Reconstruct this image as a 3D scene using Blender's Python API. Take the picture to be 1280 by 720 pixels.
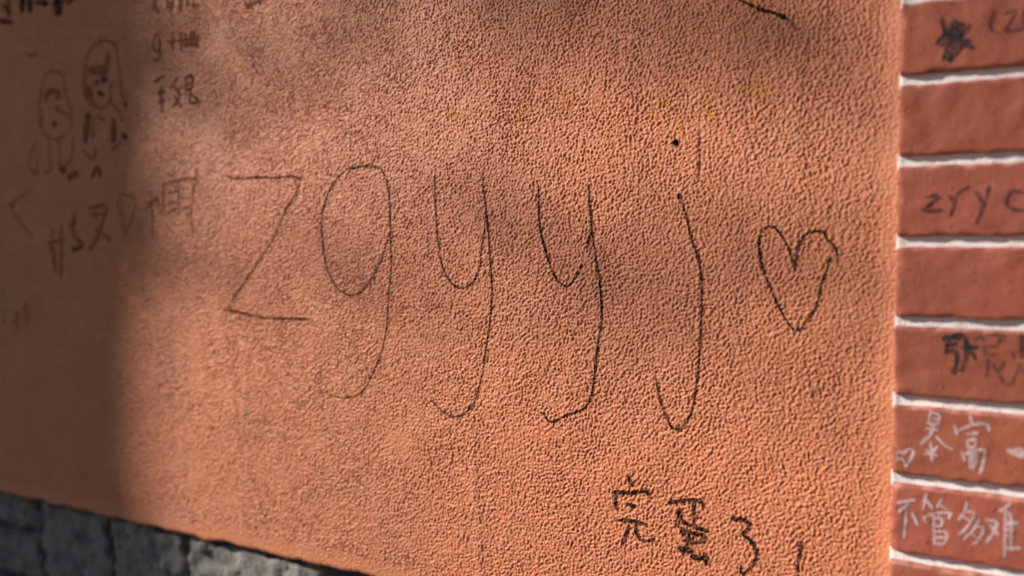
import bpy, math
import numpy as np
from mathutils import Vector

for o in list(bpy.data.objects):
    bpy.data.objects.remove(o)
S = bpy.context.scene
COL = S.collection
R = math.radians

# ------------------------------------------------------------------ camera
CAM_D, CAM_H = 0.82, 1.30          # distance from the plaster, eye height (m)
YAW, PITCH, FPX = R(29.6), R(2.75), 1120.0
cam = bpy.data.cameras.new('camera')
cam_o = bpy.data.objects.new('camera', cam)
COL.objects.link(cam_o)
cam_o.location = (0, -CAM_D, CAM_H)
cam_o.rotation_euler = (math.pi / 2 - PITCH, 0, YAW)
cam.sensor_width = 36
cam.lens = 36 * FPX / 1280
cam.clip_start, cam.clip_end = 0.02, 500
cam.dof.use_dof = True
cam.dof.focus_distance = 0.905
cam.dof.aperture_fstop = 1.95
S.camera = cam_o

# ------------------------------------------------------------------ light
SUN = Vector((-1.5, -1.0, 0.85)).normalized()          # towards the sun
W = bpy.data.worlds.new('World')
S.world = W
W.use_nodes = True
nt = W.node_tree
sky = nt.nodes.new('ShaderNodeTexSky')
sky.sky_type = 'NISHITA'
sky.sun_disc = False
sky.ozone_density = 3.0
sky.dust_density = 0.6
sky.sun_elevation = math.asin(SUN.z)
sky.sun_rotation = math.atan2(SUN.x, SUN.y)
nt.links.new(sky.outputs[0], nt.nodes['Background'].inputs[0])
nt.nodes['Background'].inputs[1].default_value = 0.05
sl = bpy.data.lights.new('sun', 'SUN')
sl.energy = 4.9
sl.angle = R(0.53)
sl.color = (1.0, 0.92, 0.81)
sun = bpy.data.objects.new('sun', sl)
COL.objects.link(sun)
sun.rotation_euler = SUN.to_track_quat('Z', 'Y').to_euler()
sun.location = SUN * 20
S.view_settings.view_transform = 'Standard'
S.view_settings.look = 'None'
S.view_settings.gamma = 1
S.view_settings.exposure = 0.29
S.render.engine = 'CYCLES'

# ------------------------------------------------------------------ helpers
rng = np.random.default_rng(7)
_a, _p = YAW, PITCH
FW = np.array((-math.sin(_a) * math.cos(_p), math.cos(_a) * math.cos(_p), -math.sin(_p)))
RT = np.array((math.cos(_a), math.sin(_a), 0.0))
UP = np.cross(RT, FW)


def wall_pt(px, py, y0=0.0):
    """where the sight line of photograph position (px, py) meets the plane y = y0"""
    d = FW + RT * (px - 640) / FPX - UP * (py - 360) / FPX
    t = (y0 + CAM_D) / d[1]
    return np.array((d[0] * t, CAM_H + d[2] * t))


def band_noise(n, px_m, waves, seed):
    """periodic noise n x n texels of px_m metres; waves = [(wavelength, rel. width, amp)]"""
    r = np.random.default_rng(seed)
    f = np.fft.fftfreq(n, px_m)
    fr = np.hypot(f[:, None], f[None, :]) + 1e-9
    out = np.zeros((n, n))
    for lam, wd, amp in waves:
        w = np.fft.fft2(r.standard_normal((n, n)))
        m = np.exp(-0.5 * (np.log(fr * lam) / wd) ** 2)
        v = np.fft.ifft2(w * m).real
        out += amp * v / v.std()
    return out


def sample(tex, px_m, x, z):
    n = tex.shape[0]
    u = np.asarray(x) / px_m
    v = np.asarray(z) / px_m
    iu = np.floor(u).astype(int)
    iv = np.floor(v).astype(int)
    fu, fv = u - iu, v - iv
    a, b, c, d = iu % n, (iu + 1) % n, iv % n, (iv + 1) % n
    return (tex[c, a] * (1 - fu) * (1 - fv) + tex[c, b] * fu * (1 - fv)
            + tex[d, a] * (1 - fu) * fv + tex[d, b] * fu * fv)


def sstep(a, b, x):
    t = np.clip((x - a) / (b - a), 0, 1)
    return t * t * (3 - 2 * t)


def mesh_from(name, verts, quads, smooth=True, attr=None):
    me = bpy.data.meshes.new(name)
    verts = np.asarray(verts, dtype=np.float32)
    quads = np.asarray(quads, dtype=np.int32)
    k = quads.shape[1]
    me.vertices.add(len(verts))
    me.vertices.foreach_set('co', verts.ravel())
    me.loops.add(quads.size)
    me.loops.foreach_set('vertex_index', quads.ravel())
    me.polygons.add(len(quads))
    me.polygons.foreach_set('loop_start', np.arange(0, quads.size, k, dtype=np.int32))
    if smooth:
        me.polygons.foreach_set('use_smooth', np.ones(len(quads), dtype=bool))
    me.update(calc_edges=True)
    if attr:
        for nm, vals in attr.items():
            at = me.attributes.new(nm, 'FLOAT', 'POINT')
            at.data.foreach_set('value', np.asarray(vals, dtype=np.float32))
    return me


def grid_quads(nr, nc, flip=False):
    i = np.arange(nr - 1)[:, None] * nc + np.arange(nc - 1)[None, :]
    q = np.stack([i, i + 1, i + nc + 1, i + nc], -1).reshape(-1, 4)
    return q[:, ::-1] if flip else q


def link(name, me, mat, parent=None, label=None):
    o = bpy.data.objects.new(name, me)
    COL.objects.link(o)
    if mat and not me.materials:
        me.materials.append(mat)
    if parent:
        o.parent = parent
        q = parent
        off = Vector((0, 0, 0))
        while q:
            off += q.location
            q = q.parent
        o.location = -off              # mesh data stays in scene coordinates
    if label:
        o['label'] = label
    return o


def thing(name, label, cat, loc):
    o = bpy.data.objects.new(name, None)
    o.empty_display_size = 0.1
    COL.objects.link(o)
    o.location = loc
    o['label'] = label
    o['category'] = cat
    return o


def box_mesh(name, x0, x1, y0, y1, z0, z1):
    v = [(x, y, z) for z in (z0, z1) for y in (y0, y1) for x in (x0, x1)]
    f = [(0, 2, 3, 1), (4, 5, 7, 6), (0, 1, 5, 4), (2, 6, 7, 3), (0, 4, 6, 2), (1, 3, 7, 5)]
    return mesh_from(name, v, f, smooth=False)


# ------------------------------------------------------------------ materials
class NB:
    def __init__(self, name):
        self.m = bpy.data.materials.new(name)
        self.m.use_nodes = True
        self.t = self.m.node_tree
        self.b = self.t.nodes['Principled BSDF']
        self.pos = self.t.nodes.new('ShaderNodeNewGeometry').outputs['Position']

    def node(self, typ, **kw):
        n = self.t.nodes.new(typ)
        for k, v in kw.items():
            setattr(n, k, v)
        return n

    def put(self, sock, v):
        if isinstance(v, bpy.types.NodeSocket):
            self.t.links.new(v, sock)
        else:
            sock.default_value = v

    def scale(self, vec):
        n = self.node('ShaderNodeVectorMath', operation='MULTIPLY')
        self.put(n.inputs[0], self.pos)
        n.inputs[1].default_value = vec
        return n.outputs[0]

    def noise(self, scale, detail=3, rough=0.55, vec=None, dist=0.0):
        n = self.node('ShaderNodeTexNoise')
        self.put(n.inputs['Vector'], vec or self.pos)
        n.inputs['Scale'].default_value = scale
        n.inputs['Detail'].default_value = detail
        n.inputs['Roughness'].default_value = rough
        n.inputs['Distortion'].default_value = dist
        return n.outputs[0]

    def ramp(self, v, a, b, lo=0.0, hi=1.0):
        n = self.node('ShaderNodeMapRange', interpolation_type='SMOOTHSTEP')
        self.put(n.inputs[0], v)
        for i, q in zip((1, 2, 3, 4), (a, b, lo, hi)):
            n.inputs[i].default_value = q
        return n.outputs[0]

    def math(self, op, a, b=0.0):
        n = self.node('ShaderNodeMath', operation=op)
        self.put(n.inputs[0], a)
        self.put(n.inputs[1], b)
        return n.outputs[0]

    def mix(self, f, a, b, blend='MIX'):
        n = self.node('ShaderNodeMix', data_type='RGBA', blend_type=blend)
        self.put(n.inputs[0], f)
        for s, v in ((n.inputs[6], a), (n.inputs[7], b)):
            self.put(s, (*v, 1) if isinstance(v, tuple) and len(v) == 3 else v)
        return n.outputs[2]

    def attr(self, name):
        return self.node('ShaderNodeAttribute', attribute_name=name).outputs['Fac']

    def bump(self, h, dist, strength=1.0, prev=None):
        n = self.node('ShaderNodeBump')
        n.inputs['Strength'].default_value = strength
        n.inputs['Distance'].default_value = dist
        self.put(n.inputs['Height'], h)
        if prev:
            self.put(n.inputs['Normal'], prev)
        return n.outputs[0]

    def done(self, col, rough=0.85, normal=None, spec=0.3):
        self.put(self.b.inputs['Base Color'], col)
        self.put(self.b.inputs['Roughness'], rough)
        self.b.inputs['Specular IOR Level'].default_value = spec
        if normal:
            self.put(self.b.inputs['Normal'], normal)
        return self.m


STUCCO = (0.61, 0.203, 0.092)


def stucco_colour(n):
    """terracotta masonry paint: faded patches, drips and fine grime"""
    big = n.noise(2.6, 4, 0.6)
    col = n.mix(n.ramp(big, 0.35, 0.68), STUCCO, (0.53, 0.190, 0.098))
    mid = n.noise(17, 4, 0.6)
    col = n.mix(n.ramp(mid, 0.5, 0.75, 0, 0.2), col, (0.47, 0.155, 0.08))
    drip = n.noise(1.0, 4, 0.6, vec=n.scale((38, 38, 2.2)))
    col = n.mix(n.ramp(drip, 0.53, 0.74, 0, 0.5), col, (0.43, 0.15, 0.085))
    pale = n.noise(1.0, 4, 0.65, vec=n.scale((24, 24, 3.5)))
    col = n.mix(n.ramp(pale, 0.56, 0.72, 0, 0.22), col, (0.62, 0.27, 0.16))
    fine = n.noise(420, 3, 0.6)
    return n.mix(n.ramp(fine, 0.45, 0.75, 0, 0.3), col, (0.66, 0.30, 0.19))


def mat_stucco():
    n = NB('terracotta_plaster_paint')
    col = stucco_colour(n)
    dirt = n.attr('dirt')
    col = n.mix(dirt, col, (0.24, 0.085, 0.05))
    b = n.bump(n.noise(560, 4, 0.65), 0.0011, 0.6)
    return n.done(col, 0.47, b, 0.36)


def mat_ink_stucco(name, ink, rough=0.6):
    n = NB(name)
    col = n.mix(n.attr('ink'), stucco_colour(n), ink)
    b = n.bump(n.noise(520, 3, 0.6), 0.0009, 0.5)
    return n.done(col, rough, b, 0.12)


BRICK = (0.335, 0.084, 0.046)


def brick_colour(n):
    col = n.mix(n.ramp(n.noise(9, 4, 0.6), 0.35, 0.7), BRICK, (0.305, 0.082, 0.052))
    col = n.mix(n.ramp(n.noise(1.0, 4, 0.65, vec=n.scale((190, 60, 22))), 0.5, 0.75, 0, 0.45), col, (0.40, 0.115, 0.066))
    col = n.mix(n.ramp(n.noise(70, 4, 0.65), 0.55, 0.8, 0, 0.5), col, (0.25, 0.066, 0.045))
    col = n.mix(n.ramp(n.noise(520, 2, 0.6), 0.60, 0.72, 0, 0.55), col, (0.45, 0.15, 0.095))
    col = n.mix(n.ramp(n.noise(330, 3, 0.6), 0.64, 0.70, 0, 0.7), col, (0.16, 0.045, 0.035))
    return n.mix(1.0, col, n.node('ShaderNodeObjectInfo').outputs['Color'], 'MULTIPLY')


def brick_bump(n):
    b = n.bump(n.noise(1.0, 4, 0.6, vec=n.scale((320, 320, 60))), 0.0006, 0.5)
    b = n.bump(n.ramp(n.noise(230, 2, 0.5), 0.66, 0.76), 0.0011, 0.9, b)
    return n.bump(n.noise(260, 4, 0.6), 0.0005, 0.5, b)


def mat_brick():
    n = NB('red_brick_paint')
    col = brick_colour(n)
    col = n.mix(n.attr('lit_arris_pink'), col, (0.62, 0.29, 0.24))
    return n.done(col, n.ramp(n.noise(120, 3), 0.3, 0.7, 0.5, 0.7), brick_bump(n), 0.35)


def mat_ink_brick(name, ink, rough=0.55):
    n = NB(name)
    col = n.mix(n.attr('ink'), brick_colour(n), ink)
    return n.done(col, rough, brick_bump(n), 0.35)


def mat_simple(name, c0, c1, scale, rough=0.85, bump=0.0, bscale=200):
    n = NB(name)
    col = n.mix(n.ramp(n.noise(scale, 5, 0.6), 0.35, 0.68), c0, c1)
    b = n.bump(n.noise(bscale, 4, 0.6), bump, 0.7) if bump else None
    return n.done(col, rough, b)


def mat_stone():
    n = NB('rough_grey_stone')
    oi = n.node('ShaderNodeObjectInfo').outputs['Random']
    base = n.mix(oi, (0.21, 0.205, 0.20), (0.33, 0.30, 0.26))
    base = n.mix(n.ramp(n.noise(34, 5, 0.65), 0.42, 0.7), base, (0.14, 0.135, 0.13))
    base = n.mix(n.ramp(n.noise(55, 6, 0.75, dist=1.2), 0.55, 0.62, 0, 0.75), base, (0.06, 0.056, 0.052))
    base = n.mix(n.ramp(n.noise(22, 4, 0.6, dist=0.6), 0.6, 0.72, 0, 0.6), base, (0.32, 0.22, 0.16))
    base = n.mix(n.ramp(n.noise(160, 4, 0.7), 0.55, 0.75, 0, 0.6), base, (0.42, 0.39, 0.34))
    return n.done(base, 0.9, n.bump(n.noise(95, 6, 0.7), 0.007, 0.9))


def mat_mortar():
    n = NB('white_joint_paint')
    col = n.mix(n.ramp(n.noise(60, 4, 0.6), 0.45, 0.75), (0.78, 0.73, 0.72), (0.62, 0.55, 0.54))
    col = n.mix(n.ramp(n.noise(210, 3, 0.6), 0.62, 0.72, 0, 0.7), col, (0.50, 0.28, 0.24))
    return n.done(col, 0.7, n.bump(n.noise(300, 4, 0.6), 0.0012, 0.8))


M_STUCCO = mat_stucco()
M_INK = mat_ink_stucco('black_marker_on_plaster', (0.007, 0.005, 0.007), 0.8)
M_YELLOW = mat_ink_stucco('faded_yellow_chalk_on_plaster', (0.62, 0.36, 0.06), 0.8)
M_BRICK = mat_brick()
M_BINK = mat_ink_brick('dark_marker_on_brick', (0.018, 0.011, 0.014))
M_WHITE = mat_ink_brick('white_marker_on_brick', (0.56, 0.44, 0.46))
M_MORTAR = mat_mortar()
M_STONE = mat_stone()
M_BED = mat_simple('dark_joint_mortar', (0.09, 0.086, 0.08), (0.14, 0.13, 0.12), 60, 0.95, 0.003)
M_COPE = mat_simple('weathered_concrete', (0.33, 0.31, 0.28), (0.24, 0.23, 0.21), 9, 0.9, 0.002)

# ------------------------------------------------------------------ the ground
GROUND = mat_simple('pale_paving', (0.13, 0.125, 0.12), (0.09, 0.088, 0.085), 3.0, 0.9, 0.002, 120)
gx = np.concatenate([[-90, -30], np.linspace(-12, 12, 25), [30, 90]])
GX, GY = np.meshgrid(gx, gx)
g = link('ground', mesh_from('ground', np.stack([GX, GY, 0 * GX], -1).reshape(-1, 3), grid_quads(len(gx), len(gx))), GROUND)
g['kind'] = 'structure'
g['label'] = 'pale paved ground in front of the wall'

# ------------------------------------------------------------------ sizes taken from the photograph
PROUD = 0.014                                   # brick face in front of the plaster
XB = wall_pt(1121, 302, -PROUD)[0]              # left edge of the bricks
ZB = 0.5 * (wall_pt(0, 617)[1] + wall_pt(440, 716)[1])     # lower edge of the plaster
PITCH_B = (wall_pt(1121, 5, -PROUD)[1] - wall_pt(1121, 702, -PROUD)[1]) / 7
JZ0 = wall_pt(1121, 302, -PROUD)[1]             # centre of one joint
WALL_TOP, WALL_LEFT, WALL_T = 2.55, -7.0, 0.24
print('XB', XB, 'ZB', ZB, 'pitch', PITCH_B, 'JZ0', JZ0)

# ------------------------------------------------------------------ plaster relief
TPX = 0.00075
T_A = band_noise(2048, TPX, [(0.0041, 0.38, 1.0), (0.0078, 0.40, 0.42), (0.02, 0.5, 0.18)], 1)
T_B = band_noise(2048, TPX, [(0.0026, 0.25, 1.0)], 2)
T_A = np.tanh(T_A * 0.6) * 1.25
T_C = band_noise(1024, 0.004, [(0.12, 0.5, 1.0), (0.045, 0.4, 0.25)], 3)


def plaster_h(x, z):
    """height of the plaster towards the viewer, metres"""
    # the trowelled texture drifts in strength and dies out at the edges
    e_r = sstep(0.002, 0.026, XB - x)
    e_b = sstep(0.004, 0.030, z - ZB)
    drift = 1.0 + 0.08 * sample(T_C, 0.004, x, z)
    amp = (0.60 + 0.40 * e_r) * (0.30 + 0.70 * e_b) * np.clip(drift, 0.55, 1.5)
    h = amp * (0.00096 * sample(T_A, TPX, x, z) + 0.00012 * sample(T_B, TPX, x + 0.3, z))
    h = h + 0.00028 * sample(T_C, 0.004, x + 2.0, z + 1.0)
    # fillet pulled up against the bricks
    d = np.clip((0.020 - (XB - x)) / 0.020, 0, 1)
    h = h + 0.0028 * d ** 2
    # rounded lower arris
    d = np.clip((0.007 - (z - ZB)) / 0.007, 0, 1)
    h = h - 0.007 * (1 - np.sqrt(np.clip(1 - d * d, 0, 1)))
    # a vertical crease and a drilled pit
    cx, cz0 = wall_pt(875, 172)
    cz1 = wall_pt(875, 224)[1]
    h = h - 0.0016 * np.exp(-((x - cx) / 0.0011) ** 2) * sstep(cz1 - 0.01, cz1 + 0.01, z) * (1 - sstep(cz0 - 0.004, cz0 + 0.006, z))
    hx, hz = wall_pt(845, 178)
    h = h - 0.006 * np.exp(-(((x - hx) ** 2 + (z - hz) ** 2) / 0.0021 ** 2) ** 1.5)
    # trowel seams running down the wall
    for px, y0, y1, a, w in ((592, 520, 760, 0.0007, 0.006), (716, 330, 640, 0.0005, 0.005), (300, 420, 570, -0.0007, 0.004), (1005, 40, 250, 0.0005, 0.006)):
        sx, z0 = wall_pt(px, y0)
        z1 = wall_pt(px, y1)[1]
        h = h + a * np.exp(-((x - sx - 0.006 * np.sin(z * 21)) / w) ** 2) * sstep(z1 - 0.02, z1 + 0.03, z) * (1 - sstep(z0 - 0.03, z0 + 0.02, z))
    return h


def plaster_y(x, z):
    return -plaster_h(x, z)


wall = thing('plaster_wall', 'terracotta orange wall of bumpy plaster covered in marker graffiti', 'wall', (0.5 * (WALL_LEFT + XB), WALL_T / 2, 0))

xs = [XB + 0.003]
while xs[-1] > -1.62:
    xs.append(xs[-1] - (0.00088 + 0.0010 * max(0, XB - 0.7 - xs[-1])))
while xs[-1] > -2.3:
    xs.append(xs[-1] - 0.006)
while xs[-1] > WALL_LEFT:
    xs.append(xs[-1] - 0.03)
xs = np.array(xs[::-1])
zs = [ZB]
while zs[-1] < ZB + 0.03:
    zs.append(zs[-1] + 0.0009)
while zs[-1] < CAM_H + 0.41:
    zs.append(zs[-1] + 0.0010)
while zs[-1] < CAM_H + 0.7:
    zs.append(zs[-1] + 0.006)
while zs[-1] < WALL_TOP:
    zs.append(zs[-1] + 0.03)
zs = np.array(zs)
PX_, PZ_ = np.meshgrid(xs, zs)
wave = 0.0010 * sample(T_C, 0.004, xs * 1.6, xs * 0 + 0.7) + 0.0006 * sample(T_A, TPX, xs, xs * 0)
PZ2 = PZ_ + wave[None, :] * (1 - sstep(0, 0.025, PZ_ - ZB))
PY_ = plaster_y(PX_, PZ_)
P = np.stack([PX_, PY_, PZ2], -1)


def plaster_mesh_y(x, z):
    """y of the built plaster mesh (between its vertices)"""
    i = np.clip(np.searchsorted(xs, x) - 1, 0, len(xs) - 2)
    j = np.clip(np.searchsorted(zs, z) - 1, 0, len(zs) - 2)
    u = (x - xs[i]) / (xs[i + 1] - xs[i])
    v = (z - zs[j]) / (zs[j + 1] - zs[j])
    return (PY_[j, i] * (1 - u) * (1 - v) + PY_[j, i + 1] * u * (1 - v) + PY_[j + 1, i] * (1 - u) * v + PY_[j + 1, i + 1] * u * v)


lip1 = P[0].copy(); lip1[:, 1] += 0.012; lip1[:, 2] += 0.0007
lip2 = P[0].copy(); lip2[:, 1] = 0.06; lip2[:, 2] += 0.002
P = np.concatenate([lip2[None], lip1[None], P], 0)
hx, hz = wall_pt(845, 178)
dirt = 0.95 * np.exp(-(((P[..., 0] - hx) ** 2 + (P[..., 2] - hz) ** 2) / 0.0032 ** 2) ** 2)
for px, y0, y1, w, k in ((301, 436, 575, 0.0042, 0.33), (292, 500, 560, 0.003, 0.25), (640, 640, 760, 0.006, 0.18), (876, 165, 225, 0.0016, 0.5), (492, 250, 275, 0.0016, 0.5), (1017, 482, 494, 0.002, 0.7)):
    sx, z0 = wall_pt(px, y0)
    z1 = wall_pt(px, y1)[1]
    dirt += k * np.exp(-((P[..., 0] - sx - 0.12 * (P[..., 2] - z1)*(px < 310)) / w) ** 2) * sstep(z1 - 0.01, z1 + 0.03 * (z0 - z1) / 0.15, P[..., 2]) * (1 - sstep(z0 - 0.004, z0 + 0.004, P[..., 2]))
# grime specks scattered in the hollows
sp = sample(T_B, TPX, P[..., 0] + 0.71, P[..., 2] + 0.2) * sample(T_A, TPX, P[..., 0], P[..., 2])
dirt += 0.35 * sstep(-1.35, -2.2, sp)
nr, nc = P.shape[:2]
link('plaster_face', mesh_from('plaster_face', P.reshape(-1, 3), grid_quads(nr, nc), attr={'dirt': np.clip(dirt, 0, 1).ravel()}), M_STUCCO, wall)
link('wall_core', box_mesh('wall_core', WALL_LEFT, XB, 0.03, WALL_T, ZB + 0.004, WALL_TOP - 0.005), M_COPE, wall)
link('coping', box_mesh('coping', WALL_LEFT - 0.03, XB - 0.004, -0.045, WALL_T + 0.04, WALL_TOP, WALL_TOP + 0.07), M_COPE, wall)


# ------------------------------------------------------------------ writing
def smooth_line(pts, step=0.0006):
    pts = np.asarray(pts, float)
    if len(pts) > 2:
        q = np.vstack([2 * pts[0] - pts[1], pts, 2 * pts[-1] - pts[-2]])
        out = []
        for i in range(1, len(q) - 2):
            t = np.linspace(0, 1, 9)[:-1, None]
            a, b, c, d = q[i - 1], q[i], q[i + 1], q[i + 2]
            out.append(0.5 * (2 * b + (c - a) * t + (2 * a - 5 * b + 4 * c - d) * t ** 2 + (3 * b - a - 3 * c + d) * t ** 3))
        pts = np.vstack(out + [pts[-1:]])
    seg = np.hypot(*np.diff(pts, axis=0).T)
    s = np.concatenate([[0], np.cumsum(seg)])
    n = max(3, int(s[-1] / step))
    tt = np.linspace(0, s[-1], n)
    return np.stack([np.interp(tt, s, pts[:, 0]), np.interp(tt, s, pts[:, 1])], -1)


INK_N = band_noise(512, 0.0006, [(0.004, 0.5, 1.0), (0.02, 0.5, 0.8)], 11)


def ink_mesh(name, strokes, width, dens, plane, surf, ridge=None, res=0.0005, lift=0.00012, sharp=True):
    """strokes: photograph positions; ink lies on the relief, broken where the pen skips hollows"""
    cells = {}
    for st in strokes:
        w = width * 1.15
        k = dens
        if isinstance(st, tuple):
            st, w, k = st
            w *= 1.15
        line = smooth_line([wall_pt(a, b, plane) for a, b in st])
        n = len(line)
        taper = np.minimum(1, 0.8 + 0.2 * np.minimum(np.arange(n), np.arange(n)[::-1]) / max(4, 0.08 * n))
        rr = 0.5 * w * taper * (1 + 0.16 * sample(INK_N, 0.0006, line[:, 0] * 1.3, line[:, 1] * 1.3))
        for (cx, cz), r in zip(line, rr):
            m = int((r + res) / res) + 1
            i0, j0 = int(round(cx / res)), int(round(cz / res))
            for i in range(i0 - m, i0 + m + 1):
                for j in range(j0 - m, j0 + m + 1):
                    d = math.hypot(i * res - cx, j * res - cz) / r
                    if d < 1.2:
                        v = k * (1.0 if d < 0.8 else (1.2 - d) / 0.4)
                        if v > cells.get((i, j), 0):
                            cells[(i, j)] = v
    keys = list(cells)
    idx = {c: q for q, c in enumerate(keys)}
    ij = np.array(keys)
    x, z = ij[:, 0] * res, ij[:, 1] * res
    val = np.array([cells[c] for c in keys])
    if ridge is not None:
        rv = ridge(x, z)
        val = val * (0.72 + 0.28 * sstep(-0.95, -0.3, rv))
    grain = 0.95 + 0.16 * sample(INK_N, 0.0006, x + 0.1, z)
    val = np.clip(val * np.clip(grain, 0.4, 1.1), 0, 1)
    quads = [(idx[(i, j)], idx[(i + 1, j)], idx[(i + 1, j + 1)], idx[(i, j + 1)]) for (i, j) in keys
             if (i + 1, j) in idx and (i, j + 1) in idx and (i + 1, j + 1) in idx]
    y = surf(x, z) - lift
    return mesh_from(name, np.stack([x, y, z], -1), quads, attr={'ink': val})


def zoomed(ox, oy, s, strokes):
    out = []
    for st in strokes:
        if isinstance(st, tuple):
            out.append(([(ox + a / s, oy + b / s) for a, b in st[0]], st[1], st[2]))
        else:
            out.append([(ox + a / s, oy + b / s) for a, b in st])
    return out


def ridge_fn(x, z):
    return sample(T_A, TPX, x, z)


def on_plaster(name, label, strokes, width=0.0026, dens=1.0, mat=None, ridge=True):
    me = ink_mesh(name, strokes, width, dens, 0.0, plaster_mesh_y, ridge_fn if ridge else None, lift=0.00022)
    return link(name, me, mat or M_INK, wall, label)


on_plaster('letter', 'thin black letter z at the left of the big word', [
    [(284, 220), (293, 223), (322, 222), (349, 222), (363, 220), (376, 223)],
    ([(376, 224), (369, 244), (357, 263), (347, 287), (338, 305), (325, 324), (308, 349), (288, 379)], 0.0021, 0.9),
    [(279, 387), (302, 391), (328, 397), (354, 398), (387, 399)]], 0.0025, 0.92)
on_plaster('letter', 'thin black letter g, second of the big word', [
    [(481, 219), (474, 210), (459, 207), (443, 210), (430, 214), (414, 234), (403, 265), (403, 301), (410, 337), (423, 361), (439, 369), (454, 362), (470, 339), (481, 312), (486, 292)],
    [(481, 219), (486, 239), (488, 292), (489, 332), (486, 368), (484, 403), (477, 439), (461, 477), (450, 492), (432, 497), (417, 495)],
    ([(417, 495), (408, 490), (399, 484)], 0.0018, 0.55)], 0.0022, 0.92)
on_plaster('letter', 'thin black letter y, the first y of the big word', [
    [(544, 219), (544, 250), (547, 292), (552, 328), (562, 351), (576, 360), (590, 354), (599, 337), (602, 310), (606, 283), (607, 269)],
    [(603, 216), (606, 250), (610, 283), (613, 324), (615, 360), (613, 397), (607, 438), (602, 471), (592, 503), (578, 518), (564, 520), (551, 512), (539, 500)]], 0.0021, 0.95)
on_plaster('letter', 'thin black letter y, the second y of the big word', [
    [(673, 233), (675, 282), (682, 313), (693, 344), (707, 358), (718, 349), (727, 331)],
    [(733, 313), (738, 291)],
    [(736, 232), (739, 278), (744, 318), (750, 358), (752, 398), (747, 433), (743, 473), (739, 496), (729, 511), (709, 519), (689, 527), (678, 516)]], 0.0024, 1.0)
on_plaster('letter', 'thin black hooked letter j, last of the big word', [
    [(850, 246), (857, 268), (865, 300), (875, 333), (877, 387), (874, 441), (871, 479), (864, 517), (851, 535), (840, 534), (830, 514), (824, 495), (820, 474)],
    ([(849, 245), (851, 249)], 0.0042, 1.0)], 0.0023, 1.0)
on_plaster('heart_drawing', 'small heart drawn in black marker beside the big word', [
    [(992, 413), (982, 399), (971, 378), (962, 357), (953, 335), (949, 314), (949, 299), (953, 289), (961, 283), (970, 286), (980, 299), (988, 316), (993, 338)],
    [(993, 338), (996, 316), (1002, 299), (1009, 292), (1020, 289), (1030, 290)],
    [(1030, 290), (1034, 299), (1043, 308), (1047, 319)], ([(1047, 319), (1044, 331)], 0.0018, 0.5),
    [(1038, 321), (1033, 339), (1027, 355), (1023, 374), (1017, 389), (1005, 405)],
    ([(994, 413), (1005, 410)], 0.0032, 1.0), ([(949, 310), (953, 334), (956, 340)], 0.0030, 1.0)], 0.0022, 1.0)
on_plaster('written_character', 'black handwritten character below the letter j, leftmost of its line', [
    [(786, 594), (789, 606)], [(769, 615), (770, 636)], [(769, 615), (789, 616), (807, 614), (811, 617), (811, 622)],
    [(784, 630), (794, 633)], [(772, 650), (789, 651), (807, 655)], [(787, 657), (778, 680)],
    [(795, 657), (796, 667), (802, 675), (809, 676), (818, 674)]], 0.0034)
on_plaster('written_character', 'dense black handwritten character, second of the bottom line', [
    [(836, 628), (847, 627), (865, 625), (877, 628), (879, 636)], [(867, 629), (867, 654)], [(867, 648), (874, 647)],
    ([(850, 638), (847, 657)], 0.0045, 1.0), [(849, 644), (857, 654), (884, 664)],
    ([(852, 661), (855, 669)], 0.0045, 1.0), ([(854, 664), (879, 670), (877, 677), (865, 679)], 0.0036, 1.0),
    [(862, 664), (858, 688)], [(856, 676), (868, 672)], ([(849, 686), (865, 689)], 0.0045, 1.0), ([(865, 696), (883, 698)], 0.0042, 1.0), [(880, 691), (883, 704)]], 0.0033)
on_plaster('written_character', 'black handwritten character like a figure three near the bottom', [
    ([(915, 648), (927, 650)], 0.0044, 1.0), [(915, 648), (927, 649), (937, 654), (934, 662), (929, 668), (938, 676), (945, 687), (945, 698), (940, 708), (930, 717), (926, 714), (926, 707)]], 0.0033)
on_plaster('marker_stroke', 'short upright black stroke ending the bottom line', [[(1002, 677), (1000, 693), (996, 712)]], 0.0030)
on_plaster('marker_stroke', 'black line running off the top of the plaster', [[(880, -22), (905, -9), (925, 0), (951, 12), (970, 17), (986, 25)], ([(986, 25), (997, 38)], 0.002, 0.7)], 0.0026)
on_plaster('marker_dot', 'small black dot above the letter j', [[(844, 177), (846, 180)]], 0.0050, 1.0)
on_plaster('faded_writing', 'faint yellow scribbles above the big word', zoomed(520, 80, 2.667, [
    [(1095, 85), (1190, 95)], [(1130, 50), (1135, 110)], [(1170, 60), (1160, 140)], [(970, 80), (1005, 75)], [(965, 110), (965, 160)], [(990, 150), (1000, 200)],
    [(820, 95), (810, 140)], [(830, 130), (862, 140)], [(480, 90), (520, 110), (480, 160)], [(630, 240), (655, 230)], [(770, 170), (800, 190)], [(330, 180), (380, 130)],
    [(880, 170), (885, 230)], [(100, 160), (160, 175)]]), 0.0042, 0.24, M_YELLOW)
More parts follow.
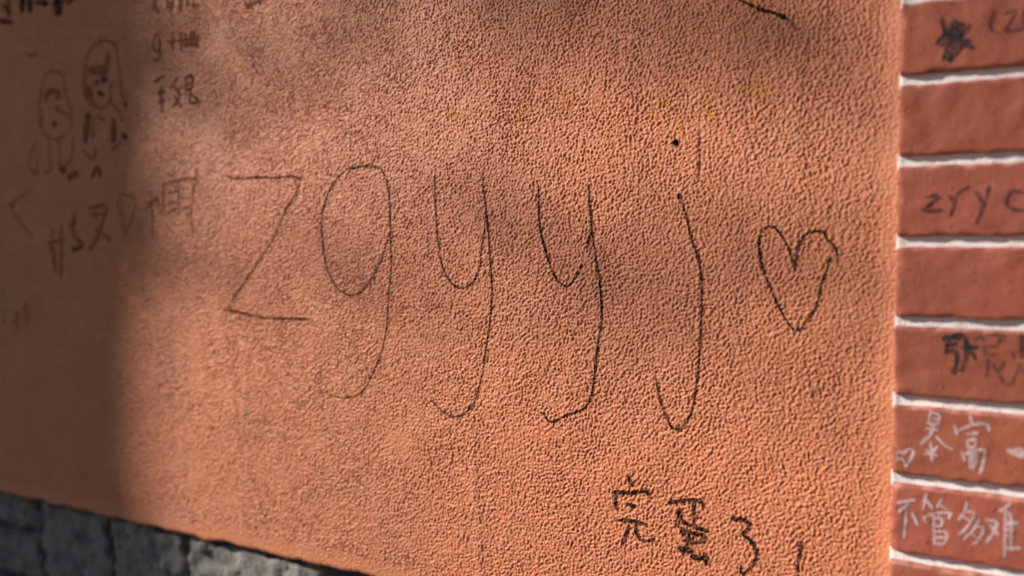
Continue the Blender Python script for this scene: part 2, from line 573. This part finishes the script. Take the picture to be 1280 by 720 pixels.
# blurred marks at the far left
on_plaster('written_character', 'dark smudged writing cut by the top left corner', [
    [(10, -6), (11, 20)], [(-4, 26), (15, 28)], [(3, 6), (9, 12)],
    ([(28, -8), (28, 13)], 0.010, 1.0), ([(37, -8), (38, 13)], 0.010, 1.0), [(46, 3), (60, 4)], [(53, -6), (57, 7)],
    ([(72, -8), (73, 14)], 0.011, 1.0), [(66, 6), (80, 2)], ([(84, 4), (95, -4)], 0.007, 0.7)], 0.006, 0.85, ridge=False)
on_plaster('tick_mark', 'small faint tick in the shaded top left', [[(32, 66), (38, 70), (46, 66)]], 0.004, 0.5)
on_plaster('doodle', 'faint doodle of a hooded figure, the smaller one', zoomed(30, 40, 3.787, [
    [(70, 330), (90, 250), (100, 205), (150, 185), (185, 210), (200, 300), (225, 380), (220, 460)],
    [(70, 330), (75, 420), (95, 480), (150, 510), (200, 480)], ([(105, 320), (110, 288), (155, 282), (160, 312)], 0.007, 0.5),
    [(150, 355), (170, 378), (205, 388)], ([(143, 432), (147, 438)], 0.007, 0.8), [(60, 520), (25, 590), (30, 650), (62, 665), (60, 612)],
    [(130, 650), (100, 672)], [(120, 520), (125, 640)], [(170, 520), (175, 640)], [(235, 500), (225, 600), (185, 650)], ([(210, 690), (250, 668)], 0.007, 0.6), [(85, 400), (78, 440)], ([(175, 645), (195, 660)], 0.007, 0.7)]), 0.0040, 0.32, ridge=False)
on_plaster('doodle', 'faint doodle of a hooded figure, the taller one', zoomed(30, 40, 3.787, [
    [(285, 300), (290, 200), (300, 120), (330, 65), (380, 40), (430, 60), (445, 130), (455, 220), (465, 300), (485, 350)],
    [(285, 300), (330, 350)], ([(315, 178), (385, 182)], 0.011, 0.5), ([(392, 178), (396, 112)], 0.009, 0.45), ([(344, 236), (348, 246)], 0.006, 0.9), ([(372, 228), (392, 222)], 0.007, 0.85), ([(352, 284), (375, 296)], 0.006, 0.85),
    ([(300, 270), (310, 310)], 0.010, 0.55), [(320, 260), (330, 340), (370, 360), (410, 320), (412, 240)], [(350, 400), (380, 420)], ([(302, 390), (290, 510)], 0.010, 0.6), [(330, 400), (325, 500)],
    ([(425, 420), (425, 510)], 0.009, 0.65), ([(470, 492), (482, 497)], 0.007, 0.9), [(410, 560), (460, 520)], [(275, 560), (330, 600), (335, 540)], ([(320, 690), (350, 640), (362, 690)], 0.006, 0.6), ([(478, 340), (486, 352)], 0.006, 0.7), [(415, 330), (450, 380), (470, 420)]]), 0.0042, 0.36, ridge=False)
on_plaster('written_character', 'grey blurred characters at the top, first of three short lines', zoomed(180, 0, 5.14, [
    [(60, -10), (95, -5)], [(80, -20), (60, 60)], [(75, 40), (100, 85)], [(150, -10), (155, 50)], [(185, -10), (185, 45)], [(150, 20), (190, 20)], [(150, 45), (190, 45)], [(170, 45), (180, 100)],
    [(225, 5), (250, 0)], [(240, -20), (240, 75)], [(220, 45), (250, 30)], [(280, -10), (280, 40)], [(310, 35), (345, 35)], [(320, -10), (320, 35)]]), 0.0036, 0.68)
on_plaster('written_character', 'grey blurred characters, second of three short lines', zoomed(180, 0, 5.14, [
    [(100, 215), (65, 250), (65, 320), (100, 325), (100, 250)], [(105, 330), (105, 380)], [(65, 385), (95, 385)], [(185, 210), (185, 320)], [(155, 270), (205, 262)],
    [(240, 215), (240, 320)], [(225, 260), (345, 250)], [(270, 210), (272, 310)], [(300, 200), (295, 310)], [(325, 195), (310, 280)], [(240, 290), (345, 290)], [(345, 230), (340, 285)]]), 0.0034, 0.64)
on_plaster('written_character', 'grey blurred characters, lowest of three short lines', zoomed(180, 0, 5.14, [
    [(65, 525), (130, 490)], [(110, 550), (115, 650), (120, 720)], [(90, 600), (135, 590)], [(95, 655), (130, 645)], [(215, 500), (180, 560)], [(200, 560), (230, 620), (185, 690)], [(195, 620), (240, 690)],
    [(265, 500), (310, 490), (305, 570), (265, 575)], [(270, 500), (270, 575)], [(265, 540), (305, 535)], [(300, 580), (300, 660), (358, 655)], [(310, 610), (345, 640)]]), 0.0035, 0.74)
on_plaster('written_character', 'small blue grey smudge of writing at the top edge', zoomed(180, 0, 5.14, [
    [(655, 20), (668, 60)], [(680, -10), (690, 50)], [(700, 20), (740, 10)], [(750, -10), (745, 20)], [(660, 35), (700, 30)]]), 0.0036, 0.66)
on_plaster('angle_mark', 'faint angle bracket at the shaded left edge', zoomed(0, 200, 3.13, [[(100, 130), (45, 180), (80, 245), (125, 300)], ([(42, 175), (52, 185)], 0.006, 0.5)]), 0.0038, 0.3)
on_plaster('written_character', 'faint characters in the shade left of the big word', zoomed(0, 200, 3.13, [
    [(190, 325), (252, 312)], [(205, 270), (210, 400)], [(205, 330), (195, 360)], [(240, 260), (240, 460)], [(215, 380), (215, 440)], [(290, 200), (285, 250), (290, 310)], [(270, 260), (300, 240)], ([(285, 350), (325, 340)], 0.006, 0.8),
    [(300, 310), (330, 330)], [(350, 190), (415, 180), (400, 250), (355, 350)], [(355, 215), (400, 210)], [(375, 270), (435, 315)], [(390, 300), (350, 350)]]), 0.0042, 0.52)
on_plaster('written_character', 'pencil thin v-shaped scrawl on the edge of the shade', zoomed(0, 200, 3.13, [
    [(455, 150), (475, 240), (490, 330)], [(470, 130), (495, 300)], [(535, 170), (500, 280)], [(480, 130), (528, 150)]]), 0.0026, 0.42)
on_plaster('written_character', 'thin sketchy character in sunlight left of the letter z', zoomed(0, 200, 3.13, [
    [(595, 130), (595, 300)], [(575, 170), (630, 150)], [(600, 170), (570, 190)], [(610, 130), (625, 210)], [(640, 90), (640, 200)], [(640, 95), (700, 80), (770, 70)], [(660, 130), (700, 120)], [(660, 170), (690, 165)], [(650, 210), (690, 190)],
    [(700, 90), (700, 210)], [(765, 75), (750, 200), (755, 290)], [(710, 150), (745, 150)], [(710, 190), (745, 185)], [(735, 210), (735, 240)], [(650, 250), (660, 270)]]), 0.0026, 0.52)
on_plaster('written_character', 'barely visible marks low on the shaded left', zoomed(0, 200, 3.13, [
    [(15, 600), (15, 640)], [(65, 590), (65, 670)], [(50, 640), (75, 610)], [(105, 560), (105, 650)], [(85, 590), (105, 572)]]), 0.0044, 0.3)

# ------------------------------------------------------------------ brick pier
T_BR = band_noise(1024, 0.001, [(0.045, 0.5, 1.0), (0.012, 0.5, 0.35)], 21)
BH = PITCH_B - 0.0087                           # brick height


def brick_surface(x0, x1, zc, seed):
    """y of a brick's painted front at x, z"""
    def f(x, z):
        return -PROUD - 0.00032 * sample(T_BR, 0.001, x + seed * 0.37, z + seed * 0.61)
    return f


def edge_line(a, b, n_in, r):
    """grid positions with extra rows in the rounded arris"""
    e = r * np.array([0, 0.08, 0.25, 0.5, 0.8, 1.15])
    return np.concatenate([a + e, np.linspace(a + 1.7 * r, b - 1.7 * r, n_in), b - e[::-1]])


def brick_mesh(x0, x1, zc, seed, depth=0.05, r=0.0032, n_x=84, n_z=20):
    z0, z1 = zc - BH / 2, zc + BH / 2
    gx, gz = edge_line(x0, x1, n_x, r), edge_line(z0, z1, n_z, r)
    X, Z = np.meshgrid(gx, gz)
    y = brick_surface(x0, x1, zc, seed)(X, Z)
    # rounded, slightly uneven arrises
    rr = r * (1 + 0.35 * sample(T_BR, 0.001, X * 1.7 + seed, Z * 1.7))
    rr = np.clip(rr, 0.0014, 0.006)
    dx = np.clip(1 - np.minimum(X - x0, x1 - X) / rr, 0, 1)
    dz = np.clip(1 - np.minimum(Z - z0, z1 - Z) / rr, 0, 1)
    d = np.clip(np.hypot(dx, dz), 0, 1)
    y = y + rr * (1 - np.sqrt(np.clip(1 - d * d, 0, 1)))
    # wavy outline
    n1 = sample(T_BR, 0.001, X * 0.9 + seed * 3.1, Z * 0 + seed)
    n2 = sample(T_BR, 0.001, X * 0 + seed, Z * 1.3 + seed * 2.3)
    wz = 0.00025 * n1 * (1 - sstep(0, 0.012, np.minimum(Z - z0, z1 - Z)))
    wx = 0.00035 * n2 * (1 - sstep(0, 0.012, np.minimum(X - x0, x1 - X)))
    V = np.stack([X + wx, y, Z + wz], -1)
    nr, nc = X.shape
    quads = [grid_quads(nr, nc)]
    verts = [V.reshape(-1, 3)]
    # sides going back into the joint
    loop = np.concatenate([np.arange(nc), np.arange(1, nr) * nc + nc - 1, (nr - 1) * nc + np.arange(nc - 2, -1, -1), np.arange(nr - 2, 0, -1) * nc])
    back = verts[0][loop].copy()
    back[:, 1] = -PROUD + depth
    b0 = nr * nc
    k = np.arange(len(loop))
    kn = np.roll(k, -1)
    quads.append(np.stack([loop[k], b0 + k, b0 + kn, loop[kn]], -1))
    verts.append(back)
    # pink overspray blend on the upper arris, painting in its sunlit look
    lit_arris_pink = sstep(0.10, 0.75, dz) * (Z > zc) * np.clip(0.5 + 0.35 * sample(T_BR, 0.001, X * 2.3 + seed * 5, Z + seed), 0.1, 0.9)
    lit_arris_pink = np.concatenate([lit_arris_pink.ravel(), np.zeros(len(loop))])
    return mesh_from('brick', np.concatenate(verts), np.concatenate(quads), attr={'lit_arris_pink': np.clip(lit_arris_pink, 0, 1)})


def tone():
    v = rng.uniform(0.93, 1.09)
    w = rng.uniform(-0.05, 0.05)
    return (v, v * (1 + w), v * (1 - w), 1)


TONES = {c: tone() for c in range(-5, 5)}
PIER_R = XB + 0.49
pier = thing('brick_pier', 'red painted brick pier with raised white joints at the wall end', 'pillar', (XB + 0.245, 0.1, 0))
n_low = int((JZ0 - 0.02) / PITCH_B)
n_high = int((WALL_TOP - JZ0) / PITCH_B)
visible = {}
far_cache = {}
for c in range(-n_low, n_high + 1):
    zc = JZ0 + (c + 0.5) * PITCH_B
    if c % 2 == 0:
        spans = [(0, 0.240), (0.250, 0.490)]
    else:
        spans = [(0, 0.240), (0.250, 0.365), (0.375, 0.490)]
    near = -5 <= c <= 4
    for q, (a, b) in enumerate(spans):
        x0, x1 = XB + a, XB + b
        if near and q == 0:
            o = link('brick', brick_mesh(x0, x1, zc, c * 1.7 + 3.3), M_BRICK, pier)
            o.color = TONES[c]
            visible[c] = (o, x0, x1, zc, c * 1.7 + 3.3)
        else:
            key = (round(b - a, 3), q, (c * 7) % 3)
            if key not in far_cache:
                zr = JZ0 + 0.5 * PITCH_B
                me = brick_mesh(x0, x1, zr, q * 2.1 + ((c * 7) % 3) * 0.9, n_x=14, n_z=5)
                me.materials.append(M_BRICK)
                far_cache[key] = (me, zr)
            me, zr = far_cache[key]
            o = link('brick', me, M_BRICK, pier)
            o.location.z += zc - zr
            o.color = tone()

# mortar bed, one raised white joint for each course
M_Y = -PROUD + 0.0080
for c in range(-n_low, n_high + 2):
    zc = JZ0 + c * PITCH_B
    n = 150 if -5 <= c <= 5 else 20
    gx = np.linspace(XB - 0.0012, PIER_R, n)
    t = np.linspace(-1, 1, 11)
    X, T = np.meshgrid(gx, t)
    Z = zc + T * 0.0068
    # tooled joint: slightly hollow, uneven, with a blob at the corner
    Y = M_Y - 0.0008 * T ** 4 + 0.00014 * sample(T_BR, 0.001, X * 1.1 + c, Z + c * 0.3) + 0.00012 * sample(T_BR, 0.001, X * 4 + c, Z * 3)
    d = np.clip(1 - (X - gx[0]) / 0.005, 0, 1)
    Y = Y - 0.0022 * d ** 1.5 * (0.6 + 0.5 * math.sin(c * 2.3))
    V = np.stack([X, Y, Z], -1)
    ends = V[:, :1].copy()
    ends[..., 1] = 0.02
    V = np.concatenate([ends, V], 1)
    link('joint', mesh_from('joint', V.reshape(-1, 3), grid_quads(*V.shape[:2])), M_MORTAR, pier)
link('pier_core', box_mesh('pier_core', XB + 0.001, PIER_R, 0.0, WALL_T + 0.02, 0, WALL_TOP + 0.01), M_MORTAR, pier)
link('coping', box_mesh('coping', XB - 0.0035, PIER_R + 0.03, -0.06, WALL_T + 0.05, WALL_TOP + 0.02, WALL_TOP + 0.10), M_COPE, pier)


def on_brick(course, name, label, strokes, width=0.0028, dens=0.9, mat=None):
    o, x0, x1, zc, seed = visible[course]
    me = ink_mesh(name, strokes, width, dens, -PROUD, brick_surface(x0, x1, zc, seed), None, res=0.0005, lift=0.00035)
    k = link(name, me, mat or M_BINK, o, label)
    k.color = o.color
    return k


# course numbers count from the joint at the middle of the picture
on_brick(2, 'scribble', 'black scribbled-out blot', zoomed(1100, 0, 3.6, [
    [(280, 90), (290, 150), (258, 195), (300, 150), (340, 95), (300, 190), (270, 205)], [(372, 105), (320, 190), (282, 268)], [(345, 100), (350, 170), (318, 270), (330, 200)], [(402, 115), (340, 190), (300, 230)],
    [(300, 160), (370, 190), (412, 212)], [(385, 180), (340, 240), (310, 268)], [(335, 90), (370, 150), (330, 180), (350, 230)], [(290, 200), (360, 160)], [(400, 180), (350, 205)]]), 0.0032, 0.95)
on_brick(2, 'letter', 'dark marker bracket and letter cut by the frame', zoomed(1100, 0, 3.6, [
    [(512, 58), (495, 100), (505, 140), (540, 148)], [(565, 62), (605, 45), (590, 90), (568, 138), (642, 130)], [(648, 48), (645, 132)]]), 0.0022, 0.72)
on_brick(0, 'letter', 'dark marker letters zry and a curve', zoomed(1100, 180, 3.6, [
    [(200, 240), (260, 232), (230, 268), (195, 300), (275, 298)], [(310, 230), (330, 270), (315, 330)], [(330, 270), (350, 220), (400, 192)], [(430, 215), (448, 245), (465, 265)], [(492, 190), (465, 280), (430, 358)],
    [(660, 222), (600, 213), (570, 245), (580, 285), (660, 304)]]), 0.0023, 0.8)
on_brick(-2, 'written_character', 'bold black handwritten character', zoomed(1140, 400, 7.2, [
    ([(290, 165), (435, 138)], 0.0040, 1.0), [(430, 140), (412, 172)], [(315, 225), (390, 215)], ([(318, 225), (310, 285)], 0.0040, 1.0), [(310, 285), (395, 280), (402, 380), (378, 485)], ([(378, 480), (330, 430)], 0.0018, 0.4),
    [(480, 155), (490, 240), (485, 330), (450, 455)], [(450, 250), (590, 240)], [(510, 240), (570, 345)]]), 0.0030, 0.95)
on_brick(-2, 'written_character', 'faded thin handwritten characters', zoomed(1140, 400, 7.2, [
    [(560, 180), (630, 140), (640, 185)], [(650, 130), (820, 140), (780, 200)], [(640, 245), (760, 235)], [(650, 300), (740, 310)], [(680, 350), (665, 510)], [(730, 400), (800, 530), (850, 575), (890, 560), (980, 390)],
    [(830, 380), (770, 460)], ([(985, 130), (985, 330)], 0.0030, 0.75), ([(895, 290), (915, 335)], 0.0030, 0.8), [(950, 400), (1010, 480)], [(660, 250), (650, 310)]]), 0.0022, 0.52)
wz = lambda s: zoomed(1110, 510, 7.2, s)
on_brick(-3, 'heart_drawing', 'tiny white heart outline', wz([[(160, 530), (135, 460), (85, 450), (90, 398), (140, 402), (190, 368), (228, 400), (160, 530)]]), 0.0021, 0.7, M_WHITE)
on_brick(-3, 'written_character', 'white handwritten character', wz([
    [(385, 28), (370, 130)], [(385, 34), (465, 70), (440, 150)], [(385, 85), (450, 100)], [(345, 135), (450, 150)], [(345, 185), (445, 200)], [(400, 140), (385, 250)], [(430, 140), (375, 230)], [(385, 240), (300, 322)], [(430, 255), (520, 340), (580, 370)],
    [(385, 322), (400, 472)], [(325, 418), (372, 400)], [(440, 350), (380, 420)], [(350, 380), (445, 432)]]), 0.0021, 0.72, M_WHITE)
on_brick(-3, 'written_character', 'white handwritten character of many strokes', wz([
    [(740, 62), (760, 150)], [(600, 160), (625, 242)], [(618, 215), (640, 195), (800, 145), (895, 152), (912, 208)], [(712, 237), (812, 225)], [(710, 290), (790, 285), (780, 345), (725, 350), (710, 290)],
    [(660, 380), (690, 467)], [(690, 412), (850, 370), (872, 420), (832, 582)], [(740, 435), (800, 420), (790, 500), (742, 540), (740, 435)], [(770, 400), (765, 540)]]), 0.0021, 0.68, M_WHITE)
on_brick(-3, 'marker_stroke', 'thick white dash cut by the frame', wz([([(1085, 385), (1150, 395), (1250, 395)], 0.0030, 0.7), ([(1090, 390), (1160, 415), (1250, 440)], 0.0030, 0.75), ([(1150, 380), (1240, 372)], 0.003, 0.6)]), 0.0028, 0.8, M_WHITE)
wz = lambda s: zoomed(1110, 605, 7.2, s)
on_brick(-4, 'written_character', 'white handwritten character, first of four', wz([[(70, 168), (248, 143)], [(185, 180), (95, 252)], [(165, 230), (145, 478)], [(220, 255), (262, 368)]]), 0.0022, 0.72, M_WHITE)
on_brick(-4, 'written_character', 'white handwritten character, second of four', wz([
    [(345, 92), (315, 232)], [(350, 150), (402, 222)], [(490, 128), (440, 212)], [(470, 190), (528, 232)], [(320, 290), (342, 352)], [(340, 302), (400, 270), (552, 260), (548, 312)], [(410, 290), (420, 542)],
    [(410, 310), (480, 310), (480, 375), (415, 380)], [(420, 430), (522, 435), (512, 530), (420, 536)], [(420, 482), (512, 480)]]), 0.0021, 0.72, M_WHITE)
on_brick(-4, 'written_character', 'white handwritten character, third of four', wz([
    [(712, 163), (690, 240), (638, 322)], [(690, 250), (775, 260), (720, 380), (640, 452)], [(690, 300), (742, 332)], [(820, 325), (760, 420), (678, 502)], [(800, 380), (862, 402), (800, 520), (758, 537)], [(770, 458), (802, 492)]]), 0.0021, 0.7, M_WHITE)
on_brick(-4, 'written_character', 'white handwritten character, last of four', wz([
    [(888, 320), (975, 340), (960, 420), (888, 522)], [(920, 370), (992, 452)], [(1102, 178), (1010, 242)], [(1060, 228), (1050, 652)], [(1095, 250), (1112, 350)], [(1060, 350), (1162, 350)], [(1060, 410), (1132, 410)], [(1060, 470), (1132, 465)], [(1110, 350), (1105, 560)], [(1060, 582), (1182, 575)]]), 0.0022, 0.74, M_WHITE)

# ------------------------------------------------------------------ stone plinth
T_ST = band_noise(1024, 0.002, [(0.09, 0.5, 1.0), (0.03, 0.5, 0.6), (0.011, 0.4, 0.28)], 31)
plinth = thing('stone_plinth', 'low plinth of rough grey squared stones under the orange plaster', 'stone base', (0.5 * (WALL_LEFT + XB), WALL_T / 2, 0))
S_Y = 0.014


def stone_mesh(c, seed, nx=34, nz=20, r=0.008):
    """c: four corners (x, z) counter-clockwise from lower left"""
    c = np.array(c, float)
    wx = max(c[1, 0] - c[0, 0], 0.03)
    hz = max(c[3, 1] - c[0, 1], 0.02)
    u = np.concatenate([[0, 0.25 * r / wx, r / wx], np.linspace(2 * r / wx, 1 - 2 * r / wx, nx), [1 - r / wx, 1 - 0.25 * r / wx, 1]])
    v = np.concatenate([[0, 0.25 * r / hz, r / hz], np.linspace(2 * r / hz, 1 - 2 * r / hz, nz), [1 - r / hz, 1 - 0.25 * r / hz, 1]])
    U, Vv = np.meshgrid(u, v)
    Q = (c[0] * ((1 - U) * (1 - Vv))[..., None] + c[1] * (U * (1 - Vv))[..., None] + c[2] * (U * Vv)[..., None] + c[3] * ((1 - U) * Vv)[..., None])
    X, Z = Q[..., 0], Q[..., 1]
    n = sample(T_ST, 0.002, X + seed * 0.7, Z + seed * 1.3)
    n = 0.5 * n + 1.1 * np.abs(sample(T_ST, 0.002, X * 0.8 + seed * 2.1, Z * 0.8 + seed)) - 0.9
    d = np.clip(1 - np.minimum(np.minimum(U, 1 - U) * wx, np.minimum(Vv, 1 - Vv) * hz) / r, 0, 1)
    Y = S_Y + ((seed * 37) % 1.0) * 0.008 - 0.0029 * n + r * (1 - np.sqrt(np.clip(1 - d * d, 0, 1))) * 0.9
    X = X + 0.003 * sample(T_ST, 0.002, X * 1.3 + 5 + seed, Z * 1.3) * d
    Z = Z + 0.003 * sample(T_ST, 0.002, X * 1.3 + seed, Z * 1.3 + 8) * d
    P = np.stack([X, Y, Z], -1)
    nr, nc = X.shape
    loop = np.concatenate([np.arange(nc), np.arange(1, nr) * nc + nc - 1, (nr - 1) * nc + np.arange(nc - 2, -1, -1), np.arange(nr - 2, 0, -1) * nc])
    V0 = P.reshape(-1, 3)
    back = V0[loop].copy()
    back[:, 1] = 0.09
    k = np.arange(len(loop))
    kn = np.roll(k, -1)
    side = np.stack([loop[k], len(V0) + k, len(V0) + kn, loop[kn]], -1)
    return mesh_from('stone', np.concatenate([V0, back]), np.concatenate([grid_quads(nr, nc), side]))


link('joint_bed', box_mesh('joint_bed', WALL_LEFT, XB, 0.030, WALL_T, 0, ZB + 0.001), M_BED, plinth)
row_h = [0.135, 0.16, 0.12, 0.17, 0.15, 0.2]
top = ZB - 0.006
seed = 0.0
jx = [wall_pt(p, q, S_Y)[0] for p, q in ((45, 640), (131, 660), (229, 682), (397, 716))]
for ri, h in enumerate(row_h):
    bot = max(top - h, 0.0)
    if ri == 0:
        joints = [jx[0] - 0.75, jx[0] - 0.5, jx[0] - 0.22] + jx + [jx[3] + 0.21, jx[3] + 0.40, jx[3] + 0.58]
        joints = [WALL_LEFT + 0.3 * k for k in range(0, int((joints[0] - WALL_LEFT - 0.1) / 0.3) + 1)] + joints
        joints = [j for j in joints if j < XB - 0.06] + [XB]
    else:
        joints = [WALL_LEFT]
        while joints[-1] < XB - 0.30:
            joints.append(joints[-1] + rng.uniform(0.13, 0.30))
        joints.append(XB)
    tilt = rng.uniform(-0.012, 0.012, len(joints))
    lows = rng.uniform(-0.012, 0.012, len(joints))
    for k in range(len(joints) - 1):
        seed += 0.73
        a, b = joints[k], joints[k + 1]
        gpx = 0.005
        def quad(z_lo_a, z_lo_b, z_hi_a, z_hi_b):
            return [(a + gpx - tilt[k], z_lo_a), (b - gpx - tilt[k + 1], z_lo_b), (b - gpx + tilt[k + 1], z_hi_b), (a + gpx + tilt[k], z_hi_a)]
        split = (ri == 0 and abs(b - jx[0]) < 1e-6) or rng.random() < 0.12
        if split:
            m = top - 0.42 * (top - bot)
            link('stone', stone_mesh(quad(m + 0.004, m + 0.010, top - 0.002, top - 0.004), seed, nz=6), M_STONE, plinth)
            seed += 0.41
            link('stone', stone_mesh(quad(bot + 0.005, bot + 0.005, m - 0.008, m - 0.003), seed, nz=6), M_STONE, plinth)
        else:
            notch = 0.022 if (ri == 0 and abs(a - jx[3]) < 1e-6) else 0.0
            link('stone', stone_mesh(quad(bot + 0.005, bot + 0.005, top - 0.003 - notch, top - 0.004 - rng.uniform(0, 0.006)), seed), M_STONE, plinth)
    top = bot
    if top <= 0.001:
        break

# ------------------------------------------------------------------ the tree whose trunk shades the left of the wall
BARK = mat_simple('grey_brown_bark', (0.13, 0.10, 0.075), (0.075, 0.06, 0.048), 14, 0.95, 0.02, 30)
nl = NB('green_leaf')
LEAF = nl.done(nl.mix(nl.ramp(nl.noise(6, 3), 0.4, 0.65), (0.045, 0.095, 0.022), (0.08, 0.13, 0.035)), 0.5, None, 0.4)
TD = 5.4                                        # metres in front of the wall
edge_x = wall_pt(206, 430)[0]
TR = 0.29
sun_h = Vector((SUN.x, SUN.y)) / abs(SUN.y)
half = TR * math.hypot(sun_h.x, 1.0)
tree_x = edge_x - half + sun_h.x * TD
tree = thing('shade_tree', 'broad leafy tree in front of the wall, left of the view', 'tree', (tree_x, -TD, 0))
T_BK = band_noise(512, 0.02, [(1.1, 0.4, 1.0), (0.35, 0.4, 0.5)], 41)


def tube(path, radii, seg=28, bumpy=0.0, sd=0.0):
    path = np.array(path, float)
    n = len(path)
    tan = np.gradient(path, axis=0)
    tan /= np.linalg.norm(tan, axis=1)[:, None]
    ref = np.array((0.3, 1.0, 0.1)); ref /= np.linalg.norm(ref)
    a = np.cross(tan, ref); a /= np.linalg.norm(a, axis=1)[:, None]
    b = np.cross(tan, a)
    th = np.linspace(0, 2 * math.pi, seg, endpoint=False)
    rad = np.asarray(radii)[:, None] * (1 + bumpy * sample(T_BK, 0.02, th[None, :] * 0.65 + sd + np.zeros((n, 1)), path[:, 2:3] + np.zeros((1, seg)) + sd))
    V = path[:, None, :] + rad[..., None] * (np.cos(th)[None, :, None] * a[:, None, :] + np.sin(th)[None, :, None] * b[:, None, :])
    i = np.arange(n - 1)[:, None] * seg
    j = np.arange(seg)[None, :]
    jn = (j + 1) % seg
    return V.reshape(-1, 3), np.stack([i + j, i + jn, i + seg + jn, i + seg + j], -1).reshape(-1, 4)


zt = np.linspace(0, 8.2, 83)
tp = np.stack([tree_x + 0.03 * np.sin(zt * 1.3), -TD + 0.03 * np.cos(zt * 1.1), zt], -1)
tr_ = TR * (1 + 0.5 * np.exp(-zt / 0.35)) * np.interp(zt, [0, 6.3, 8.2], [1.05, 0.98, 0.75])
v, q = tube(tp, tr_, 40, 0.07)
link('trunk', mesh_from('trunk', v, q), BARK, tree)
r3 = np.random.default_rng(5)
tips = []
for k in range(11):
    a = k * 2.4 + r3.uniform(-0.3, 0.3)
    L = r3.uniform(2.2, 3.4)
    z0 = r3.uniform(7.2, 8.1)
    t = np.linspace(0, 1, 12)
    up = r3.uniform(0.9, 2.6)
    pth = np.stack([tree_x + np.cos(a) * L * t, -TD + np.sin(a) * L * t * 0.8, z0 + up * t - 0.5 * t ** 3 + 0.08 * np.sin(t * 9 + k)], -1)
    if pth[-1, 1] > -0.35:
        pth[:, 1] = np.minimum(pth[:, 1], -0.5 - 0.1 * t)
    v, q = tube(pth, 0.13 * (1 - t) + 0.02, 12, 0.08, k)
    link('limb', mesh_from('limb', v, q), BARK, tree)
    tips += [pth[i] for i in (6, 8, 10, 11)]


def leaves(centres, spread, n_each, size, seed):
    r = np.random.default_rng(seed)
    c = np.repeat(np.array(centres), n_each, 0)
    p = c + r.normal(0, 1, c.shape) * np.asarray(spread)
    n = len(p)
    d1 = r.normal(0, 1, (n, 3)); d1 /= np.linalg.norm(d1, axis=1)[:, None]
    d2 = np.cross(d1, r.normal(0, 1, (n, 3))); d2 /= np.linalg.norm(d2, axis=1)[:, None]
    s = (size * r.uniform(0.7, 1.3, n))[:, None]
    V = np.stack([p - d1 * s, p + d2 * s * 0.42, p + d1 * s, p - d2 * s * 0.42], 1).reshape(-1, 3)
    return V, np.arange(4 * n).reshape(-1, 4)


v1, q1 = leaves(tips, (0.55, 0.5, 0.42), 330, 0.07, 8)
crown = link('crown', mesh_from('crown', v1, q1, smooth=False), LEAF, tree)


def hang(px, py, t, sx, sz, n, size, sd):  # leaf spray added out of view to dim one spot of the wall
    """a drooping leafy twig between the sun and a spot of the wall"""
    w = wall_pt(px, py)
    c = np.array((w[0], 0, w[1])) + np.array(SUN) / abs(SUN.y) * t
    v, q = leaves([c], (sx, 0.04, sz), n, size, sd)
    me = mesh_from('shade_foliage', v, q, smooth=False)
    link('shade_foliage', me, LEAF, tree)
    top = np.array((tree_x + 0.8, -TD - 0.2, 8.4))
    tt = np.linspace(0, 1, 14)[:, None]
    pth = top * (1 - tt) + c * tt
    pth[:, 2] = c[2] + (top[2] - c[2]) * (1 - tt[:, 0] ** 3)
    v, q = tube(pth, np.linspace(0.014, 0.0015, 14), 6)
    link('twig', mesh_from('twig', v, q), BARK, tree)


hang(192, 300, 3.9, 0.035, 0.03, 26, 0.03, 1)
hang(215, 25, 4.4, 0.14, 0.06, 30, 0.028, 9)
hang(330, 95, 4.8, 0.16, 0.05, 34, 0.028, 2)
hang(470, -12, 4.8, 0.18, 0.05, 34, 0.028, 3)
hang(670, -10, 4.8, 0.16, 0.035, 30, 0.028, 5)
hang(860, 5, 4.8, 0.14, 0.035, 30, 0.028, 10)
hang(1030, 20, 4.8, 0.08, 0.05, 18, 0.028, 6)
hang(300, 300, 4.8, 0.10, 0.03, 14, 0.026, 4)
hang(470, 340, 4.8, 0.14, 0.03, 16, 0.026, 7)
hang(640, 335, 4.8, 0.16, 0.035, 26, 0.026, 8)
hang(850, 330, 4.8, 0.16, 0.04, 30, 0.026, 11)
